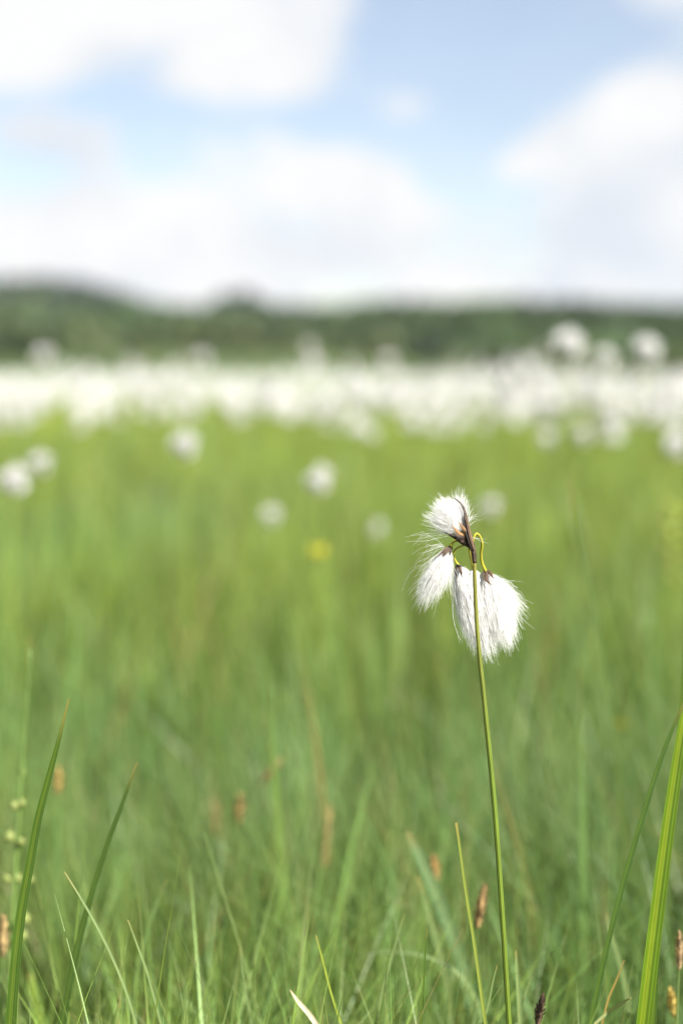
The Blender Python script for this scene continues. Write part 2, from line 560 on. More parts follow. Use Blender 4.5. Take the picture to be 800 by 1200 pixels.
def tubes(mb, p, rad, t, world=False):
    n, m = p.shape[:2]
    if not world:
        d = FOCUS + p[:, :, 2] * PX
        F, U = np.array(FW), np.array(UP)
        wpt = np.array((0, 0, CAM_Z)) + F * d[..., None] + np.array((1, 0, 0)) * ((p[:, :, 0] - 400) / F_PX * d)[..., None] + U * ((600 - p[:, :, 1]) / F_PX * d)[..., None]
        r = rad * PX
    else:
        wpt = p; r = rad
    tg = np.gradient(wpt, axis=1); tg /= np.linalg.norm(tg, axis=2)[..., None] + 1e-12
    ref = rng.normal(size=(n, 1, 3))
    a = np.cross(tg, ref); a /= np.linalg.norm(a, axis=2)[..., None] + 1e-12
    b = np.cross(tg, a)
    rt = r * (1.0 - 0.65 * t ** 2) * 1.0
    rv = rng.uniform(0.7, 1.25, n)[:, None] * rt[None, :]
    ring = [wpt + (a * math.cos(x) + b * math.sin(x)) * rv[..., None] for x in (0, 2.0944, 4.18879)]
    v = np.stack(ring, 2).reshape(-1, 3)
    base = (np.arange(n) * m * 3)[:, None, None]
    s = np.arange(m - 1)[None, :, None] * 3
    qs = [(base + s + np.array([k, (k + 1) % 3, 3 + (k + 1) % 3, 3 + k])[None, None, :]).reshape(-1, 4) for k in range(3)]
    mb.append((v, np.concatenate(qs)))


def hair_mesh(name, lst, origin, mat=None):
    n0 = 0; V = []; Q = []
    for v, q in lst:
        V.append(v - np.array(origin)); Q.append(q + n0); n0 += len(v)
    return quads_mesh(name, np.concatenate(V), np.concatenate(Q), mat or M_COTTON, None, None)


def hero():
    stem_px = [(555.4, 655), (556.2, 690), (558.6, 735), (561.5, 770), (565.3, 805), (570, 852), (575, 902), (580.2, 960), (585.2, 1030), (590.5, 1110), (596, 1200)]
    path = [P(x, y, -6) for x, y in stem_px]
    path = [Vector(p) for p in spline(path, 44)]
    full = to_ground(path)
    root = full[-1].copy(); root.z = 0
    e = empty("cotton_grass_plant", root, "sharp cotton grass on a tall thin stem with four drooping white tufts, nearest the viewer", "cotton grass", "flowering cotton grass plants")
    inv = lambda me: me
    mb = MB()
    m = len(full)
    rad = [PX * (2.35 + 0.75 * min(1, i / 30)) for i in range(m)]
    cols = np.repeat(np.array([YELG * (1 - s) + np.array((0.085, 0.125, 0.014)) * s for s in np.minimum(1, np.arange(m) / 26)]), 10, 0)
    mb.tube(full, rad, 10, None)
    mb.c[-1] = cols
    obj("stem", mb.mesh("stem", M_STEM, root), e)

    # brown sheathing bract with its long point
    mb = MB()
    bp = spline([P(555.6, 660, -6), P(554.6, 648, -6), P(552, 637, -5.5), P(548.5, 626, -5), P(546, 612, -5), P(544.3, 600, -5), P(541, 592, -4), P(536, 586.5, -3), P(530, 582.5, -2)], 30)
    rr = np.interp(np.linspace(0, 1, 30), [0, .08, .2, .36, .48, .6, .75, .9, 1], [2.5, 2.9, 3.3, 3.7, 3.1, 1.7, 1.4, 0.9, 0.2])
    bc = [BROWN * (0.9 + 0.25 * math.sin(i * 1.7)) * (1 if i > 3 else 0.8) for i in range(30)]
    mb.tube(bp, list(rr * PX), 12)
    mb.c[-1] = np.repeat(np.array(bc), 12, 0)
    # raised ribs and a pale torn margin
    for off, c in ((2.2, PALEBR), (-2.4, DARKBR), (0.5, BROWN * 1.6)):
        pts = spline([P(554.5 + off * .6, 645, -10.0), P(549.5 + off, 630, -10), P(546 + off, 614, -8.5), P(544 + off * .4, 603, -6.8)], 12)
        mb.tube(pts, [PX * x for x in np.interp(np.linspace(0, 1, 12), [0, .4, 1], [0.4, 0.9, 0.2])], 6, c)
    obj("bract", mb.mesh("bract", M_BROWN, root), e)
    mb = MB()
    pts = spline([P(551, 640, -4), P(544, 636, -6), P(536, 632, -7), P(527, 627, -7), P(516.5, 621.8, -6)], 16)
    mb.leaf(pts, [PX * x for x in np.interp(np.linspace(0, 1, 16), [0, .3, .6, 1], [2.6, 3.4, 1.6, 0.2])], UP, 0.5, DARKBR)
    obj("bract", mb.mesh("bract", M_BROWN, root), e)

    def tuft(defs, ped, ped_r, scales):
        lst = []
        for d in defs:
            hairs(lst, **d)
        d0 = dict(defs[0]); d0.update(n=80, wave=4.2, stray=0.3, rad=0.11, W=d0["W"] * 1.12, L=d0["L"] * 0.95)
        hairs(lst, **d0)
        tf = obj("tuft", hair_mesh("tuft", lst, root, M_SILK), e)
        mb = MB()
        pp = spline([P(*q) for q in ped], 22)
        mb.tube(pp, [PX * ped_r * x for x in np.interp(np.linspace(0, 1, 22), [0, .2, .8, 1], [0.8, 0.95, 1.05, 1.35])], 8, np.array((0.27, 0.25, 0.022)))
        obj("peduncle", mb.mesh("peduncle", M_STEM, root), tf)
        for (p0, pm, p1, wd, c) in scales:
            mb = MB()
            pts = spline([P(*p0), P(*pm), P(*p1)], 12)
            wds = [PX * wd * 0.88 * x for x in np.interp(np.linspace(0, 1, 12), [0, .25, .55, .85, 1], [0.5, 1, 0.85, 0.3, 0.05])]
            dirn = (P(*p1) - P(*p0)).normalized()
            side = dirn.cross(FW).normalized()
            mb.leaf(pts, wds, side, -0.45, None)
            tt = np.repeat(np.linspace(0, 1, 12), 5); uu = np.tile(np.abs(np.linspace(-1, 1, 5)), 12)
            mb.c[-1] = c[None, :] * (1 + 0.9 * (uu * tt)[:, None] * np.array((0.9, 0.65, 0.45)))
            obj("scale", mb.mesh("scale", M_BROWN, root), tf)
        return tf

    # upper tuft, held up and to the left
    tuft([dict(base=(541.5, 624, 3), axis=(-30, -37, 0), L=47, W=23, Wd=18, n=2300, kexp=0.62, bend=(2, 3, 0), wave=1.5, stray=0.035, rad=0.165),
          dict(base=(541, 621, 2), axis=(-6, -45, 0), L=44, W=13, Wd=14, n=300, kexp=0.7, wave=1.8, stray=0.08, rad=0.165),
          dict(base=(540, 625, 2), axis=(-40, -20, 0), L=47, W=12, Wd=14, n=330, kexp=0.7, bend=(0, 3, 0), wave=1.8, stray=0.1, rad=0.165),
          dict(base=(540, 620, 2), axis=(16, -40, 0), L=34, W=11, Wd=10, n=46, kexp=0.8, bend=(5, 2, 0), wave=3, stray=0.2, rad=0.15),
          dict(base=(538, 626, 2), axis=(-50, -2, 0), L=62, W=12, Wd=12, n=14, kexp=0.8, bend=(-3, 14, 0), wave=3.5, stray=0.3, rad=0.15),
          dict(base=(552, 629, -3), axis=(26, 9, 0), L=29, W=3, Wd=3, n=3, kexp=1, wave=1.5, stray=0, rad=0.15)],
         [(551, 636, -3), (547, 631, -1), (542, 625, 2)], 2.4,
         [((547, 631, -2), (538, 626, -12), (529, 615, -15), 3.2, PALEBR), ((548, 633, -3), (539, 630, -13), (529, 625.5, -14), 3.0, DARKBR),
          ((549, 630, -3), (543, 620, -12), (536, 610, -13), 2.6, PALEBR * 0.8), ((549, 636, -2), (541, 634, -9), (533, 628, -10), 2.6, BROWN),
          ((549, 629, 4), (548, 616, 2), (543, 603, 4), 2.4, BROWN)])
    # left tuft, hanging in the upper one's shade
    tuft([dict(base=(525.5, 644, 0), axis=(-33, 63, 0), L=69, W=18.5, Wd=17, n=1250, kexp=0.62, bend=(2, 2, 0), wave=2.6, stray=0.05, rad=0.15),
          dict(base=(523, 644, 0), axis=(-32, 44, 0), L=52, W=15, Wd=14, n=70, kexp=0.7, bend=(-3, 6, 0), wave=3.5, stray=0.2, rad=0.15),
          dict(base=(520, 641, 0), axis=(-20, -6, 0), L=34, W=16, Wd=10, n=14, kexp=0.9, bend=(-4, 16, 0), wave=5, stray=0.4, rad=0.11),
          dict(base=(526, 650, 0), axis=(1, 50, 0), L=50, W=7, Wd=8, n=40, kexp=0.9, wave=2.6, stray=0.1, rad=0.15)],
         [(549, 637, -3), (541, 634, -2), (534, 633.5, -1), (529.5, 637, 0), (526.5, 643, 0)], 1.5,
         [((528, 640, -1), (522, 644, -7), (512.5, 651.5, -9), 2.5, BROWN), ((527.5, 641, -2), (523, 647, -8), (519, 652, -9), 2.5, BROWN * 0.9),
          ((528, 641, -1), (527.5, 646, -5), (526.5, 652, -5), 2.0, DARKBR), ((529, 640, 2), (527, 647, 3), (523, 653, 3), 2.2, DARKBR)])
    # middle tuft, behind the stem
    tuft([dict(base=(537, 663, 24), axis=(26, 94, 0), L=101, W=23, Wd=20, n=2700, kexp=0.62, bend=(4, 0, 0), wave=2.4, stray=0.03, rad=0.165),
          dict(base=(536, 664, 22), axis=(5, 60, 0), L=78, W=10, Wd=14, n=260, kexp=0.8, bend=(8, 6, 0), wave=2.6, stray=0.05, rad=0.15)],
         [(549, 638, -2), (540, 640, 8), (533, 644, 16), (531, 650, 21), (533, 657, 24), (537, 662.5, 24)], 1.25,
         [((536.5, 661, 22), (533.5, 668, 16), (535, 678, 12), 2.4, DARKBR), ((538, 662, 22), (539.5, 669, 13), (541, 677, 8), 2.1, BROWN)])
    # tuft behind, filling between its neighbours
    tuft([dict(base=(554, 667, 23), axis=(17, 86, 0), L=94, W=21, Wd=16, n=1700, kexp=0.6, wave=2.4, stray=0.03, rad=0.165)],
         [(549, 639, 0), (550, 647, 4), (552.2, 658, 18), (554, 667, 22)], 1.5,
         [((554, 666, 32), (552, 672, 26), (552, 680, 24), 2.2, BROWN), ((555, 666, 34), (558, 673, 30), (559, 681, 28), 2.2, DARKBR)])
    # right tuft
    tuft([dict(base=(571.5, 674, 22), axis=(17, 70, 0), L=79, W=23, Wd=20, n=2600, kexp=0.6, bend=(3, 2, 0), wave=2.5, stray=0.05, rad=0.165),
          dict(base=(573, 674, 20), axis=(36, 30, 0), L=50, W=11, Wd=14, n=380, kexp=0.7, bend=(-2, 8, 0), wave=3.5, stray=0.2, rad=0.15)],
         [(553, 640, -3), (555, 629, -2), (558.5, 625.4, 0), (562.5, 630, 4), (564.6, 638, 8), (563.2, 648, 13), (564.5, 660, 18), (570, 672, 22)], 1.55,
         [((570, 668, 20), (569, 678, 10), (576, 686, 4), 3.0, BROWN), ((571, 668, 20), (575, 673, 12), (578.5, 679, 9), 2.6, BROWN * 1.3),
          ((569, 668, 22), (565.5, 672, 17), (565, 678, 15), 2.0, DARKBR)])
    return e


hero()

# ------------------------------------------------------------------ cotton grass further off
def cotton_proto(seed, n_tuft, height, tuft_len, n_hair, hw, splay=0.38, pom=False):
    """local meshes for one plant: stem and tufts (each tuft carries its brown scale)"""
    r = np.random.default_rng(seed)
    top = np.array((0, 0, height)) if pom else np.array((r.normal(0, 0.02), r.normal(0, 0.02), height))
    mb = MB()
    pts = spline([(0, 0, 0), (top[0] * .2 + r.normal(0, .006), top[1] * .2, height * .5), tuple(top)], 14)
    mb.tube(pts, [0.0016 - 0.0006 * k / 13 for k in range(14)], 6, np.array((0.18, 0.23, 0.03)))
    # leafy bract below the tufts
    mb.leaf(spline([tuple(top - (0, 0, .03)), tuple(top + (.006, .004, .01)), tuple(top + (.016, .008, .035))], 7), [0.0016, .002, .002, .0017, .0012, .0007, .0001], (0, 1, 0), .4, BROWN)
    stem = mb.mesh("stem", M_STEM)
    tufts = []
    for k in range(n_tuft):
        az = 2 * math.pi * k / n_tuft + r.uniform(-0.4, 0.4)
        out = np.array((math.cos(az), math.sin(az), 0))
        up = k == 0 or r.random() < 0.15
        b = top + out * r.uniform(0.001, 0.005) + np.array((0, 0, 0.0 if up else r.uniform(0.002, 0.012)))
        if pom:
            ax = out * 0.8 + np.array((0, 0, 1.1 if k == 0 else (-1.1 if k == 1 else r.uniform(-0.6, 0.6)))); ax /= np.linalg.norm(ax)
            b = top.copy()
        else:
            ax = out * splay + np.array((0, 0, 0.8 if up else -0.75)); ax /= np.linalg.norm(ax)
        e1 = np.cross(ax, (0.3, 0.5, 0.81)); e1 /= np.linalg.norm(e1); e2 = np.cross(ax, e1)
        t = np.linspace(0, 1, 6)
        rr = np.sqrt(r.uniform(0, 1, n_hair)); th = r.uniform(0, 2 * np.pi, n_hair)
        ln = tuft_len * r.beta(6, 1.6, n_hair) * 1.1
        W = tuft_len * (0.62 if pom else 0.42)
        p = b + ax * (ln[:, None] * t)[:, :, None]
        p = p + (e1 * (rr * np.cos(th))[:, None] + e2 * (rr * np.sin(th))[:, None])[:, None, :] * (0.001 + W * t ** 0.65)[None, :, None]
        p = p + r.normal(0, tuft_len * 0.03, (n_hair, 1, 3)) * np.sin(3 * t)[None, :, None]
        lst = []
        tubes(lst, p, hw, t, world=True)
        tufts.append((hair_mesh("tuft", lst, (0, 0, 0), M_SILK if pom else None), top, b))
    return stem, tufts


PED = {}


def place_cotton(proto, loc, rz, sc, label, group="flowering cotton grass plants"):
    stem, tufts = proto
    e = empty("cotton_grass_plant", loc, label, "cotton grass", group)
    e.rotation_euler = (rng.normal(0, 0.04), rng.normal(0, 0.04), rz)
    e.scale = (sc[0], sc[0], sc[1])
    obj("stem", stem, e)
    for me, top, b in tufts:
        obj("tuft", me, e)
    return e


# near, separately visible heads: (px, py, distance, tufts, tuft length, label)
near = [
    (16, 562, 2.0, 4, 0.035, "blurred white cotton grass head low at the left edge, largest of its cluster"),
    (48, 543, 2.3, 3, 0.029, "small blurred white head just up and right of the large one at left edge"),
    (216, 521, 2.2, 3, 0.035, "lone round white head in the green just under the white band, left of centre"),
    (373, 561, 2.2, 3, 0.036, "tall oval white head in the green, above the yellow flower"),
    (318, 604, 2.6, 2, 0.026, "pale round white head in the green, lower left of the oval one"),
    (441, 620, 2.7, 1, 0.026, "dim round white head in the green between oval head and sharp flower"),
    (575, 594, 2.5, 2, 0.026, "dim round white head just right of the sharp flower's top"),
    (665, 404, 2.3, 4, 0.042, "tall white head against the dark hill, largest of three at right"),
    (708, 421, 2.9, 3, 0.036, "fainter white head against the hill, middle of three at right"),
    (757, 411, 2.5, 4, 0.040, "bright white head against the hill, rightmost of three at right"),
    (52, 418, 3.3, 3, 0.036, "blurred white head standing above the white band at far left"),
    (236, 421, 3.9, 3, 0.036, "blurred white head just above the white band below a hill saddle"),
    (592, 434, 3.8, 3, 0.036, "blurred white head above the white band, left of the three tall ones"),
    (455, 424, 4.2, 3, 0.036, "blurred white head topping the white band right of the picture's centre"),
    (792, 522, 2.4, 3, 0.034, "blurred white head low at the right edge below the white band"),
    (682, 510, 2.9, 3, 0.030, "blurred white head dipping below the white band at right"),
    (640, 512, 3.1, 3, 0.030, "blurred white head at the band's lower edge above the sharp flower's right"),
]
for i, (px, py, d, nt_, tl, lab) in enumerate(near):
    p = at(px, py, d)
    pr = cotton_proto(100 + i, nt_ + 2, p.z, tl * 0.54, 420, 0.0006, pom=True)
    place_cotton(pr, (p.x, p.y, 0), 0.0, (1, 1), lab).rotation_euler = (0, 0, 0)

protos = [cotton_proto(200 + k, 3 + k % 3, 0.5, 0.034 + 0.002 * (k % 4), 150, 0.00042) for k in range(7)]


def band_start(x_over_y):
    """how near the dense stand of cotton grass reaches, by direction"""
    px = 400 + x_over_y * F_PX
    return float(np.interp(px, [-300, 0, 120, 200, 300, 380, 440, 520, 600, 680, 800, 1100], [4.2, 4.2, 4.1, 4.7, 4.4, 3.7, 3.35, 4.2, 3.7, 3.3, 3.2, 3.2]))


cand = []
D_MAX = 55.0
while len(cand) < 6000:
    y = math.sqrt(rng.uniform(2.6 ** 2, D_MAX ** 2))
    if rng.random() > min(1.0, 5.0 / y):        # thinner with distance: far ones hide one another
        continue
    x = rng.uniform(-1, 1) * (0.30 * y + 0.6)
    if y < band_start(x / y) + rng.exponential(0.18) - 0.05:
        continue
    if y < 6.0:
        h = max(rng.normal(0.465 + 0.02 * min(2.0, y - 3.0), 0.035), 0.40) + (0.08 if rng.random() < 0.12 and y > 3.6 else 0)
    else:
        h = rng.normal(0.502, 0.05) + (0.07 if rng.random() < 0.15 and y < 16 else 0)
    drop = (CAM_Z - h) / y
    if drop > np.interp(x / y, [-0.26, -0.16, -0.12, -0.04, 0.0, 0.025, 0.06, 0.12, 0.18, 0.26], [0.036, 0.034, 0.028, 0.029, 0.038, 0.044, 0.036, 0.042, 0.046, 0.055]) + rng.normal(0, 0.002):
        continue
    cand.append((x, y, h))
in_view = lambda c: abs(c[0]) < 0.245 * c[1]
cand.sort(key=lambda c: (not in_view(c), c[1]))
indiv = cand[:282]
rest = cand[282:]
BAND_LABEL = "white cotton grass merging with its neighbours in the blurred white band across the meadow"
for i, (x, y, h) in enumerate(indiv):
    s = rng.uniform(0.9, 1.15)
    pr = protos[i % 7]
    place_cotton(pr, (x, y, 0), rng.uniform(0, 6.28), (s, h / 0.5), BAND_LABEL)

# the countless rest: stems and ragged tufts in one mesh
def stand_mesh():
    V, Q, C, n0 = [], [], [], 0
    xy = np.array(rest)[:, :2]; n = len(xy)
    h = np.array(rest)[:, 2]
    tl = rng.uniform(0.032, 0.042, n)
    w = 0.0022
    a = rng.uniform(0, np.pi, n); dx, dy = np.cos(a) * w, np.sin(a) * w
    for sx, sy in ((dx, dy), (-dy, dx)):
        v = np.stack([np.stack([xy[:, 0] - sx, xy[:, 1] - sy, 0 * h], -1), np.stack([xy[:, 0] + sx, xy[:, 1] + sy, 0 * h], -1),
                      np.stack([xy[:, 0] + sx, xy[:, 1] + sy, h], -1), np.stack([xy[:, 0] - sx, xy[:, 1] - sy, h], -1)], 1).reshape(-1, 3)
        V.append(v); C.append(np.tile((0.18, 0.23, 0.03), (len(v), 1))); Q.append(np.arange(n * 4).reshape(n, 4) + n0); n0 += len(v)
    stems = quads_mesh("stems", np.concatenate(V), np.concatenate(Q), M_STEM, np.zeros((n0, 2)), np.concatenate(C))
    V, Q, n0 = [], [], 0
    K = 16
    for k in range(3):
        az = rng.uniform(0, 2 * np.pi, n)
        out = np.stack([np.cos(az), np.sin(az), np.zeros(n)], -1)
        up = np.where(k == 0, 0.8, -0.75)
        ax = out * 0.5 + np.array((0, 0, 1.0)) * up
        ax /= np.linalg.norm(ax, axis=1)[:, None]
        b = np.stack([xy[:, 0], xy[:, 1], h], -1) + out * 0.008
        for j in range(K):
            dv = ax + rng.normal(0, 0.28, (n, 3)); dv /= np.linalg.norm(dv, axis=1)[:, None]
            sd = np.cross(dv, rng.normal(size=(n, 3))); sd /= np.linalg.norm(sd, axis=1)[:, None]
            l_ = (tl * rng.uniform(0.75, 1.1, n))[:, None]
            ww = 0.0022
            v = np.stack([b - sd * 0.0006, b + sd * 0.0006, b + dv * l_ + sd * ww, b + dv * l_ - sd * ww], 1).reshape(-1, 3)
            V.append(v); Q.append(np.arange(n * 4).reshape(n, 4) + n0); n0 += len(v)
    tf = quads_mesh("tufts", np.concatenate(V), np.concatenate(Q), M_COTTON, None, None)
    return stems, tf


st_me, tf_me = stand_mesh()
stand = obj("cotton_grass_stand", tf_me)
tag(stand, "dense far stand of white cotton grass forming the pale band before the hills", "cotton grass", kind="stuff")
so = obj("stems", st_me, stand); so["kind"] = "stuff"

# ------------------------------------------------------------------ single blades in the foreground
def blade(px_path, wids, d, label, col, name="grass_blade", cat="grass blade", fold=0.3, face=0.0, wmul=1.0, d_tip=None, group="single blades in the foreground"):
    """px_path tip first; wids = full widths in pixels at tip..bottom"""
    d_tip = d if d_tip is None else d_tip
    n = len(px_path)
    pts = [at(x, y, d_tip + (d - d_tip) * i / (n - 1)) for i, (x, y) in enumerate(px_path)]
    pts = [Vector(p) for p in spline(pts, 30)]
    full = to_ground(pts)
    root = full[-1].copy(); root.z = 0
    m = len(full)
    wl = np.interp(np.arange(m), np.linspace(0, 29, len(wids)), wids) * d / F_PX * 0.5 * wmul
    mb = MB()
    side = RT * math.cos(face) + FW * math.sin(face)
    col = np.asarray(col)
    mb.leaf(full, list(wl), side, fold, col)
    tipf = np.repeat(np.clip(1 - np.arange(m) / 5.0, 0, 1), 5)[:, None]
    u5 = np.tile(np.array((1.12, 0.95, 1.0, 0.95, 1.12)), m)[:, None]
    keel = np.tile(np.array((0, 0, 1.0, 0, 0)), m)[:, None] * 0.6
    col = (col * u5) * (1 - keel) + np.array((col[0] * 2.3, col[1] * 1.6, col[2] * 1.3)) * keel
    mb.c[-1] = col * (1 - 0.7 * tipf) + np.array((0.26, 0.20, 0.06)) * 0.7 * tipf
    o = obj(name, mb.mesh(name, M_BLADE, root), None, root)
    return tag(o, label, cat, group, "thing")


G1, G2, G3, G4 = (0.045, 0.090, 0.012), (0.095, 0.165, 0.055), (0.15, 0.21, 0.03), (0.12, 0.185, 0.07)
LF = "sedge_leaf"
blade([(81, 818), (70, 862), (57, 910), (44, 960), (33, 1020), (24, 1070), (17, 1130), (11, 1210)], [1.5, 5, 8, 9.5, 11, 12, 12.5, 13], 0.685,
      "long dark green arching blade at the left edge, tip bending right", G1, LF, "sedge leaf", 0.55, 0.5)
blade([(161, 893), (150, 922), (136, 960), (118, 1010), (103, 1060), (90, 1110), (80, 1160), (70, 1210)], [1.5, 4.5, 6, 7.2, 8, 8.5, 9, 9], 0.76,
      "soft-focus dark green blade arching right, second from the left edge", (0.035, 0.072, 0.014), LF, "sedge leaf", 0.5, 0.6)
blade([(76, 1022), (98, 1058), (120, 1098), (140, 1142), (153, 1178), (162, 1210)], [1.4, 3, 3.4, 3.6, 4, 4.2], 0.70,
      "thin pale green blade leaning left across the second dark blade", G4, fold=0.4, face=0.7)
blade([(150, 1078), (161, 1108), (174, 1145), (190, 1205)], [1.2, 2.6, 3, 3.4], 0.73, "short thin green blade leaning left, just right of the crossing blades", G4, fold=0.4, face=0.7)
blade([(196, 1030), (180, 1070), (166, 1120), (150, 1205)], [1.2, 4.5, 5.5, 6], 0.86, "blurred grey green blade leaning right behind the short thin blade", G2, fold=0.3)
blade([(370, 1096), (378, 1126), (388, 1165), (402, 1208)], [1.5, 3, 3.2, 3.4], 0.71, "thin green blade leaning left near bottom centre, above the dry white tip", G3, fold=0.4, face=0.6)
blade([(340, 1160), (350, 1174), (362, 1188), (376, 1208)], [1.2, 5, 6, 6], 0.68, "short dry white blade tip with brown point at bottom centre", (0.62, 0.56, 0.42), fold=0.25, cat="dry blade")
blade([(281, 1110), (285, 1140), (291, 1175), (297, 1208)], [1.0, 3.0, 4.0, 5.0], 0.78, "pale grey green blade standing upright left of the dry white tip", G4)
blade([(534, 964), (539, 1000), (546, 1050), (554, 1100), (561, 1150), (569, 1208)], [3.6, 4.0, 4.6, 4.8, 5.0, 5.2], 0.69,
      "slim yellow green blade with blunt tip left of the sharp flower's stem", (0.13, 0.18, 0.035), fold=0.5, face=0.5)
blade([(500, 1088), (497, 1120), (495, 1160), (492, 1208)], [1.0, 3, 3.6, 4.2], 0.70, "straight dark blade standing upright left of the blunt-tipped blade", G1, fold=0.5, face=0.9)
blade([(474, 1070), (466, 1095), (456, 1130), (446, 1170), (438, 1208)], [1.0, 3, 3.8, 4.2, 4.4], 0.76, "soft green blade leaning right beside the straight dark upright blade", G4, fold=0.4, face=0.5)
blade([(582, 1131), (577, 1150), (572, 1175), (563, 1208)], [1.2, 3, 3.5, 3.6], 0.71, "short blade between the blunt-tipped blade and the flower stem", G4, fold=0.4, face=0.6)
blade([(604, 1114), (605, 1140), (607, 1170), (609, 1208)], [2.0, 5, 6.5, 7], 0.74, "short pale upright blade just right of the sharp flower's stem", G4, fold=0.4, face=0.4)
blade([(478, 975), (492, 1003), (510, 1045), (528, 1090), (545, 1140), (556, 1205)], [6, 12, 14, 14, 14, 14], 0.93, "wide blurred grey green blade slanting behind the blunt-tipped blade", (0.11, 0.19, 0.085), LF, "sedge leaf", 0.2)
blade([(489, 1026), (500, 1060), (511, 1100), (523, 1150), (530, 1205)], [3, 7, 8, 8, 8], 0.88, "blurred pale green blade slanting close left of the wide blurred one", G4, fold=0.2)
blade([(822, 725), (808, 795), (796, 860), (788, 910), (779, 970), (771, 1030), (764, 1085), (756, 1150), (749, 1210)], [6, 12, 15, 17, 18.5, 19.5, 20, 20.5, 21], 0.69,
      "broad bright green keeled leaf with yellow midrib at the right edge", (0.085, 0.150, 0.010), LF, "sedge leaf", 0.6, 0.35)
blade([(812, 800), (790, 846), (772, 892), (755, 945), (737, 1005), (722, 1060), (707, 1120), (688, 1210)], [3.5, 5, 6.5, 7.5, 8, 8, 8, 8.5], 0.67,
      "slender mid green leaf crossing in front of the broad one at right", (0.042, 0.088, 0.016), LF, "sedge leaf", 0.5, 0.4)
blade([(803, 700), (801, 760), (797, 830), (790, 900), (780, 1000), (770, 1100), (764, 1210)], [2.5, 4.5, 6, 7, 7, 7, 7], 0.74,
      "tall thin blade behind the broad leaf, rising past it at right edge", G1, LF, "sedge leaf", 0.4, 0.3)
blade([(739, 1169), (727, 1176), (712, 1186), (694, 1202), (685, 1212)], [1.4, 3.5, 4, 4, 4], 0.70, "short pale blade lying low between the two right-hand leaves", (0.22, 0.27, 0.12), fold=0.3)
blade([(710, 1070), (716, 1095), (728, 1135), (742, 1205)], [2, 6, 7, 8], 0.82, "soft pale green blade slanting between the two right-hand leaves", G4, fold=0.2)
blade([(731, 1125), (722, 1148), (712, 1172), (703, 1208)], [1, 2.6, 3, 3], 0.72, "fine brownish blade leaning right beside the slender right-hand leaf", (0.2, 0.17, 0.05), fold=0.3)
blade([(37, 1140), (42, 1165), (47, 1190), (50, 1212)], [5, 12, 15, 16], 0.90, "wide bright green blunt blade low beside the long dark left blade", (0.13, 0.21, 0.03), LF, "sedge leaf", 0.3)
blade([(36, 745), (33, 800), (29, 860), (25, 930), (22, 1010), (19, 1100), (16, 1205)], [2.5, 4, 4.5, 5, 5, 5, 5], 1.02, "tall faint blade rising behind the long dark left blade", (0.075, 0.14, 0.03), fold=0.3)
blade([(665, 560), (676, 620), (692, 690), (706, 770), (718, 850), (726, 930), (733, 1010)], [2, 4, 5, 6, 6, 6, 6], 1.06, "tall faint blurred blade curving down through the meadow at right", (0.07, 0.125, 0.03), fold=0.2)
blade([(396, 1132), (430, 1118), (470, 1117), (506, 1124), (540, 1145), (560, 1180), (566, 1215)], [3, 7, 8, 8, 8, 8, 8], 0.85, "bent grey green blade arching low to the left behind the flower stem", G4, fold=0.15, face=1.0)

# ------------------------------------------------------------------ sedge spikes, horsetail, yellow flower
def spike(px_path, length, width, d, label, col, n_sc=70):
    """a sedge flower spike: thin stalk and a spikelet of overlapping scales; path tip first"""
    pts = [Vector(p) for p in spline([at(x, y, d) for x, y in px_path], 24)]
    full = to_ground(pts)
    root = full[-1].copy(); root.z = 0
    col = np.asarray(col) * 0.6 + np.array((0.30, 0.25, 0.12)) * (0.55 if max(col) > 0.2 else 0.05)
    e = empty("sedge_spike", root, label, "sedge", "sedge flower spikes")
    mb = MB(); mb.tube(full, [0.0003 + 0.0004 * i / len(full) for i in range(len(full))], 6, np.array((0.10, 0.15, 0.04)))
    obj("stalk", mb.mesh("stalk", M_STEM, root), e)
    L_ = length * d / F_PX; W_ = width * d / F_PX * 0.5
    ax = (full[0] - full[2]).normalized()
    b = full[0] - ax * L_
    s1 = ax.cross(Vector((0.3, 0.8, 0.5))).normalized(); s2 = ax.cross(s1)
    mb = MB()
    mb.tube([b + ax * (L_ * t) for t in np.linspace(0, 1, 8)], [W_ * x for x in (.3, .6, .72, .75, .7, .6, .4, .15)], 8, np.asarray(col) * 0.7)
    for k in range(n_sc):
        t = (k + 0.5) / n_sc
        th = k * 2.39996
        rad = W_ * (math.sin(math.pi * min(1, t * 0.85 + 0.12)) ** 0.6)
        o_ = s1 * math.cos(th) + s2 * math.sin(th)
        p0 = b + ax * (L_ * t) + o_ * rad * 0.55
        tip = p0 + ax * (W_ * rng.uniform(0.8, 1.9)) + o_ * rad * rng.uniform(0.3, 1.1)
        c = np.asarray(col) * rng.uniform(0.4, 1.6) * (1 - 0.5 * (rng.random() < 0.3))
        mb.leaf([p0, (p0 + tip) / 2 + o_ * rad * .15, tip], [W_ * .28, W_ * .34, W_ * .04], ax.cross(o_), 0.3, c, cols=1)
    obj("spikelet", mb.mesh("spikelet", M_BROWN, root), e)
    return e


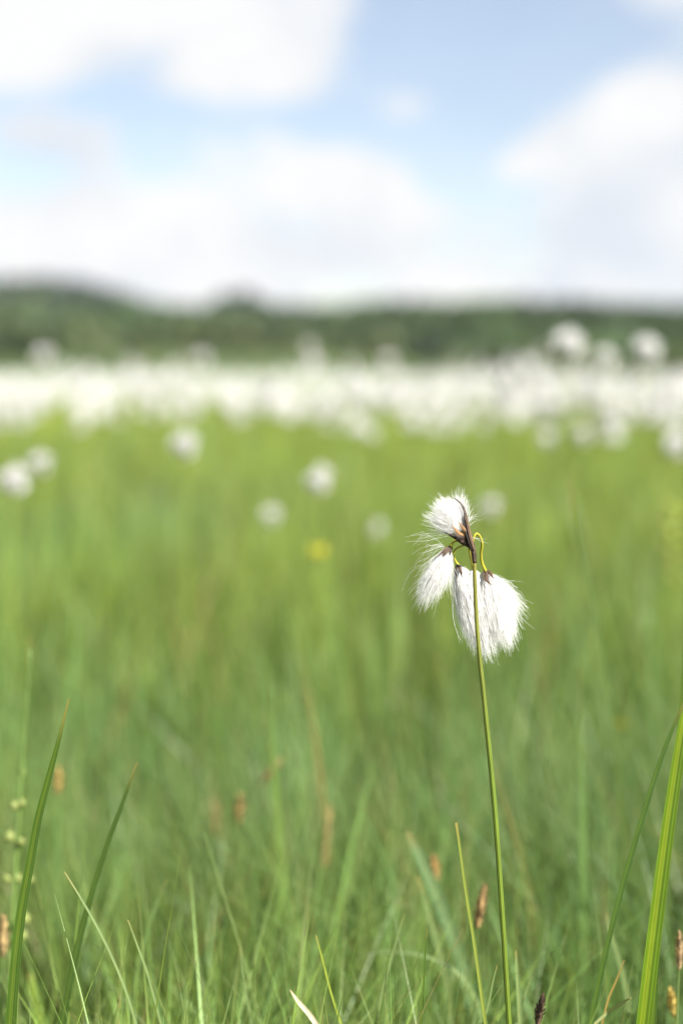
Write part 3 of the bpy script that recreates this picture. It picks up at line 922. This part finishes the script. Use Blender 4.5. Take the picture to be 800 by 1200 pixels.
SP = [
    ([(635, 1170), (629, 1200), (624, 1216)], 34, 10, 0.70, "dark brown scaly sedge spike at the bottom right of the flower stem", (0.14, 0.085, 0.06)),
    ([(567, 1042), (561, 1075), (556, 1110), (552, 1150), (550, 1205)], 46, 12, 0.83, "rusty brown sedge spike between the blunt-tipped blade and flower stem", (0.42, 0.24, 0.10)),
    ([(508, 1008), (511, 1035), (516, 1090), (520, 1205)], 24, 11, 0.94, "small orange brown spike tip on the wide blurred slanting blade", (0.45, 0.24, 0.07)),
    ([(386, 948), (380, 1005), (375, 1060), (372, 1205)], 70, 11, 1.05, "long buff sedge spike with orange base left of centre", (0.42, 0.33, 0.13)),
    ([(281, 940), (280, 970), (284, 1040), (290, 1205)], 24, 12, 1.06, "bright orange sedge tip, left of the long buff spike", (0.42, 0.25, 0.08)),
    ([(326, 893), (308, 918), (296, 945), (288, 1000), (284, 1205)], 32, 10, 1.12, "buff sedge spike tilted to the right above the orange tip", (0.42, 0.32, 0.14)),
    ([(252, 942), (253, 985), (256, 1060), (258, 1205)], 40, 12, 1.22, "faint straw sedge spike left of the bright orange tip", (0.36, 0.30, 0.12)),
    ([(68, 905), (68, 940), (72, 1020), (76, 1205)], 26, 11, 1.02, "yellow orange sedge tip beside the long dark left blade", (0.40, 0.28, 0.07)),
    ([(4, 1078), (4, 1118), (6, 1205)], 44, 13, 0.82, "brown sedge spike at the left edge below the pale buds", (0.36, 0.24, 0.10)),
    ([(796, 1096), (795, 1136), (792, 1205)], 40, 9, 0.76, "pinkish brown sedge spike at the right edge beside the broad leaf", (0.42, 0.27, 0.16)),
    ([(786, 1165), (788, 1190), (790, 1212)], 26, 11, 0.80, "golden yellow sedge tip low at the right edge", (0.5, 0.36, 0.04)),
]
for a_ in SP:
    spike(*a_)


def bud_stalk():
    """stalk with whorls of pale green buds, behind the long left blade"""
    d = 0.90
    pts = [Vector(p) for p in spline([at(x, y, d) for x, y in [(36, 760), (31, 830), (26, 900), (22, 960), (18, 1020), (14, 1100), (12, 1205)]], 30)]
    full = to_ground(pts); root = full[-1].copy(); root.z = 0
    e = empty("budding_stalk", root, "blurred green stalk with pairs of pale round buds behind the long left blade", "wild plant")
    mb = MB(); mb.tube(full, [0.0006 + 0.0012 * i / len(full) for i in range(len(full))], 8, np.array((0.10, 0.16, 0.04)))
    obj("stem", mb.mesh("stem", M_STEM, root), e)
    for (x, y) in [(x_ + rng.normal(0, 1.5), y_ + rng.normal(0, 3.5)) for x_, y_ in [(25, 901), (17, 940), (27, 939), (11, 985), (24, 983), (10, 1033), (22, 1030), (35, 1030), (31, 1078), (27, 1090)]]:
        c = at(x, y, d + rng.uniform(-0.01, 0.01))
        r0 = rng.uniform(4.2, 6.6) * d / F_PX
        mb = MB()
        # bud: a faceted teardrop of overlapping sepals
        axis = Vector((rng.uniform(-.4, .4), rng.uniform(-.4, .4), 1)).normalized()
        mb.tube([c + axis * (r0 * k) for k in (-1.1, -0.8, -0.3, 0.3, 0.8, 1.15)], [r0 * k for k in (.12, .6, .95, .9, .5, .08)], 9, np.array((0.15, 0.18, 0.05)))
        near_i = min(range(len(full)), key=lambda i: (full[i] - c).length)
        mb.tube([full[near_i], (full[near_i] + c) / 2 - Vector((0, 0, .002)), c - axis * r0], [0.0006] * 3, 6, np.array((0.16, 0.2, 0.05)))
        obj("bud", mb.mesh("bud", M_STEM, root), e)


bud_stalk()


def small_flower(px, py, d, rp, label, col, name="yellow_flower", cat="flower"):
    top = at(px, py, d); root = Vector((top.x + 0.01, top.y + 0.01, 0))
    e = empty(name, root, label, cat)
    mb = MB(); mb.tube(spline([root, (root + top) / 2 + Vector((.004, 0, 0)), top], 10), 0.001, 6, np.array((0.12, 0.17, 0.03)))
    obj("stem", mb.mesh("stem", M_STEM, root), e)
    for k in range(7):
        a = 2 * math.pi * k / 7
        o_ = Vector((math.cos(a), math.sin(a), 1.1 if k % 2 else 0.2)).normalized()
        mb = MB()
        mb.leaf(spline([top, top + o_ * rp * 0.6 + Vector((0, 0, .002)), top + o_ * rp], 6), [rp * x for x in (.1, .25, .34, .36, .28, .08)], o_.cross(Vector((0, 0, 1))), 0.2, col)
        obj("petal", mb.mesh("petal", M_GRASS, root), e)


small_flower(373, 650, 1.75, 0.015, "blurred yellow flower in the green below the oval white head", np.array((0.56, 0.52, 0.05)))
small_flower(727, 852, 1.5, 0.009, "blurred yellow flower among grass left of the right-edge leaves", np.array((0.36, 0.32, 0.03)))


def leafy_plant(px, py, d, label):
    top = at(px, py, d); root = Vector((top.x, top.y, 0))
    e = empty("leafy_plant", root, label, "wild plant")
    mb = MB(); mb.tube(spline([root, root + Vector((.006, 0, top.z * .5)), top], 12), 0.0014, 6, np.array((0.14, 0.19, 0.04)))
    obj("stem", mb.mesh("stem", M_STEM, root), e)
    for k in range(16):
        z = top.z * (1 - 0.020 * k * 0.8); a = k * 2.4
        b = Vector((top.x, top.y, z)); o_ = Vector((math.cos(a), math.sin(a), 0.6)).normalized()
        mb = MB()
        l_ = rng.uniform(0.022, 0.034)
        mb.leaf(spline([b, b + o_ * l_ * .55, b + o_ * l_ - Vector((0, 0, l_ * .2))], 6), [l_ * x for x in (.04, .16, .22, .2, .12, .01)], o_.cross(Vector((0, 0, 1))), 0.25, np.array((0.32, 0.36, 0.07)) * rng.uniform(.8, 1.2))
        obj("leaf", mb.mesh("leaf", M_GRASS, root), e)


leafy_plant(792, 588, 1.8, "blurred pale yellow green leafy shoot at the right edge above the meadow")

# ------------------------------------------------------------------ summer air between here and the hills
hm, hnt, hout = new_mat("haze_air")
pv = N(hnt, "ShaderNodeVolumePrincipled")
pv.inputs["Color"].default_value = (0.86, 0.92, 1.0, 1)
pv.inputs["Density"].default_value = 0.00006
pv.inputs["Anisotropy"].default_value = 0.2
hnt.links.new(pv.outputs[0], hout.inputs["Volume"])
hb = MB()
x0, x1, y0, y1, z0, z1 = -3050, 3050, -3050, 3050, -3, 115
hb.add([(x0, y0, z0), (x1, y0, z0), (x1, y1, z0), (x0, y1, z0), (x0, y0, z1), (x1, y0, z1), (x1, y1, z1), (x0, y1, z1)],
       [(0, 3, 2, 1), (4, 5, 6, 7), (0, 1, 5, 4), (1, 2, 6, 5), (2, 3, 7, 6), (3, 0, 4, 7)])
hz = obj("haze", hb.mesh("haze", hm, smooth=False))
tag(hz, "thin summer haze lying over the meadow and hills", "haze", kind="stuff")

# ------------------------------------------------------------------ light and sky
SUN_DIR = Vector((0.55, -0.50, 0.67)).normalized()
sun_el = math.asin(SUN_DIR.z); sun_az = math.atan2(SUN_DIR.x, SUN_DIR.y)
sl = bpy.data.lights.new("sun", 'SUN'); sl.energy = 5.0; sl.angle = R(0.6); sl.color = (1.0, 0.955, 0.88)
so = bpy.data.objects.new("sun", sl); so.rotation_euler = (-SUN_DIR).to_track_quat('-Z', 'Y').to_euler(); so.location = (3, -3, 6)
COL.objects.link(so)

world = bpy.data.worlds.new("World"); scene.world = world
world.use_nodes = True
nt = world.node_tree
for n in list(nt.nodes): nt.nodes.remove(n)
L = nt.links.new
wo = N(nt, "ShaderNodeOutputWorld")
sky = N(nt, "ShaderNodeTexSky", sky_type='NISHITA', sun_disc=False)
sky.sun_elevation = sun_el; sky.sun_rotation = sun_az
sky.air_density = 1.0; sky.dust_density = 0.6; sky.ozone_density = 1.2
bg = N(nt, "ShaderNodeBackground"); bg.inputs[1].default_value = 0.059
tint = N(nt, "ShaderNodeVectorMath", operation='MULTIPLY'); tint.inputs[1].default_value = (1.03, 0.935, 0.89)
L(sky.outputs[0], tint.inputs[0]); L(tint.outputs[0], bg.inputs[0])


def M(op, a, b=None, c=None, clamp=False):
    n = N(nt, "ShaderNodeMath", operation=op); n.use_clamp = clamp
    for i, x in enumerate((a, b, c)):
        if x is None: continue
        if isinstance(x, (int, float)): n.inputs[i].default_value = x
        else: L(x, n.inputs[i])
    return n.outputs[0]


tc = N(nt, "ShaderNodeTexCoord")
sep = N(nt, "ShaderNodeSeparateXYZ"); L(tc.outputs["Generated"], sep.inputs[0])
az = M('ARCTAN2', sep.outputs[0], sep.outputs[1])
el = M('ARCSINE', sep.outputs[2])
comb = N(nt, "ShaderNodeCombineXYZ"); L(az, comb.inputs[0]); L(M('MULTIPLY', el, 1.5), comb.inputs[1])


def wnoise(scale, detail, off):
    mp = N(nt, "ShaderNodeVectorMath", operation='ADD'); mp.inputs[1].default_value = off
    L(comb.outputs[0], mp.inputs[0])
    no = N(nt, "ShaderNodeTexNoise"); no.inputs["Scale"].default_value = scale; no.inputs["Detail"].default_value = detail
    no.inputs["Roughness"].default_value = 0.55
    L(mp.outputs[0], no.inputs["Vector"])
    return no.outputs["Fac"]


n1 = wnoise(9.0, 6, (3.1, 1.7, 0.4)); n2 = wnoise(22.0, 5, (8.3, 2.2, 1.1)); n3 = wnoise(3.0, 3, (0.6, 5.2, 2.0))


def blob(px, py, rx, ry, amp):
    a0 = math.atan((px - 400) / F_PX); e0 = math.atan((440 - py) / F_PX)
    dx = M('DIVIDE', M('SUBTRACT', az, a0), rx / F_PX); dy = M('DIVIDE', M('SUBTRACT', el, e0), ry / F_PX)
    r2 = M('ADD', M('MULTIPLY', dx, dx), M('MULTIPLY', dy, dy))
    return M('MULTIPLY', M('EXPONENT', M('MULTIPLY', r2, -1.0)), amp)


BL = [(80, 25, 115, 66, 1.05), (20, 75, 75, 34, .7), (300, 60, 100, 60, 1.15), (360, 95, 62, 42, .6), (255, 110, 60, 26, .5),
      (725, 160, 85, 46, .95), (790, 130, 70, 52, .8), (620, 200, 75, 30, .6), (800, 15, 85, 58, 1.0), (475, 140, 42, 24, .75),
      (345, 202, 90, 38, 1.05), (430, 230, 85, 42, .8), (500, 275, 110, 40, .62), (180, 255, 105, 48, 1.1), (60, 280, 110, 36, .75), (300, 300, 150, 38, .62),
      (690, 265, 95, 44, .95), (560, 325, 220, 34, .62), (790, 300, 110, 40, .7), (60, 325, 200, 22, .3), (760, 345, 160, 26, .5), (60, 165, 80, 24, .6), (240, 178, 46, 28, .6), (770, 235, 80, 40, .7),
      (250, 345, 120, 20, .7), (100, 175, 170, 40, .22), (620, 222, 46, 16, -.3), (130, 135, 160, 22, -.25), (540, 190, 36, 40, -.35)]
acc = None
for b_ in BL:
    o_ = blob(*b_)
    acc = o_ if acc is None else M('ADD', acc, o_)
# where the photograph does not look, clouds from noise alone
far = M('SUBTRACT', 1.0, M('EXPONENT', M('MULTIPLY', M('ADD', M('POWER', M('DIVIDE', az, 0.42), 4.0), M('POWER', M('DIVIDE', el, 0.38), 4.0)), -1.0)))
gen = M('MULTIPLY', M('MULTIPLY', M('SUBTRACT', n3, 0.42), 5.0, clamp=True), far)
acc = M('ADD', acc, gen)
dens = M('ADD', acc, M('ADD', M('MULTIPLY', M('SUBTRACT', n1, 0.5), 2.7), M('MULTIPLY', M('SUBTRACT', n2, 0.5), 0.7)))
mr = N(nt, "ShaderNodeMapRange", interpolation_type='SMOOTHSTEP')
mr.inputs["From Min"].default_value = 0.22; mr.inputs["From Max"].default_value = 0.80
L(dens, mr.inputs["Value"])
mask = M('ADD', 0.17, M('MULTIPLY', mr.outputs[0], 0.83))
# cloud tone: bright tops, greyer thick bases
tone = M('ADD', 0.46, M('MULTIPLY', M('SUBTRACT', wnoise(9.0, 6, (1.2, 9.7, 3.3)), 0.44), 4.2), clamp=True)
cm = N(nt, "ShaderNodeMix", data_type='RGBA')
cm.inputs["A"].default_value = (0.78, 0.835, 0.915, 1); cm.inputs["B"].default_value = (1.0, 1.0, 1.0, 1)
L(tone, cm.inputs["Factor"])
bgc = N(nt, "ShaderNodeBackground"); bgc.inputs[1].default_value = 0.308
L(cm.outputs["Result"], bgc.inputs[0])
mxs = N(nt, "ShaderNodeMixShader")
L(mask, mxs.inputs[0]); L(bg.outputs[0], mxs.inputs[1]); L(bgc.outputs[0], mxs.inputs[2])
L(mxs.outputs[0], wo.inputs["Surface"])

# ------------------------------------------------------------------ render settings
vs = scene.view_settings
vs.view_transform = 'Standard'; vs.look = 'None'; vs.gamma = 1.0; vs.use_curve_mapping = False
vs.exposure = 1.68
scene.render.engine = 'CYCLES'
cy = scene.cycles
cy.use_denoising = True
cy.volume_bounces = 0; cy.max_bounces = 16; cy.diffuse_bounces = 10; cy.transmission_bounces = 8; cy.glossy_bounces = 3
cy.sample_clamp_indirect = 6.0
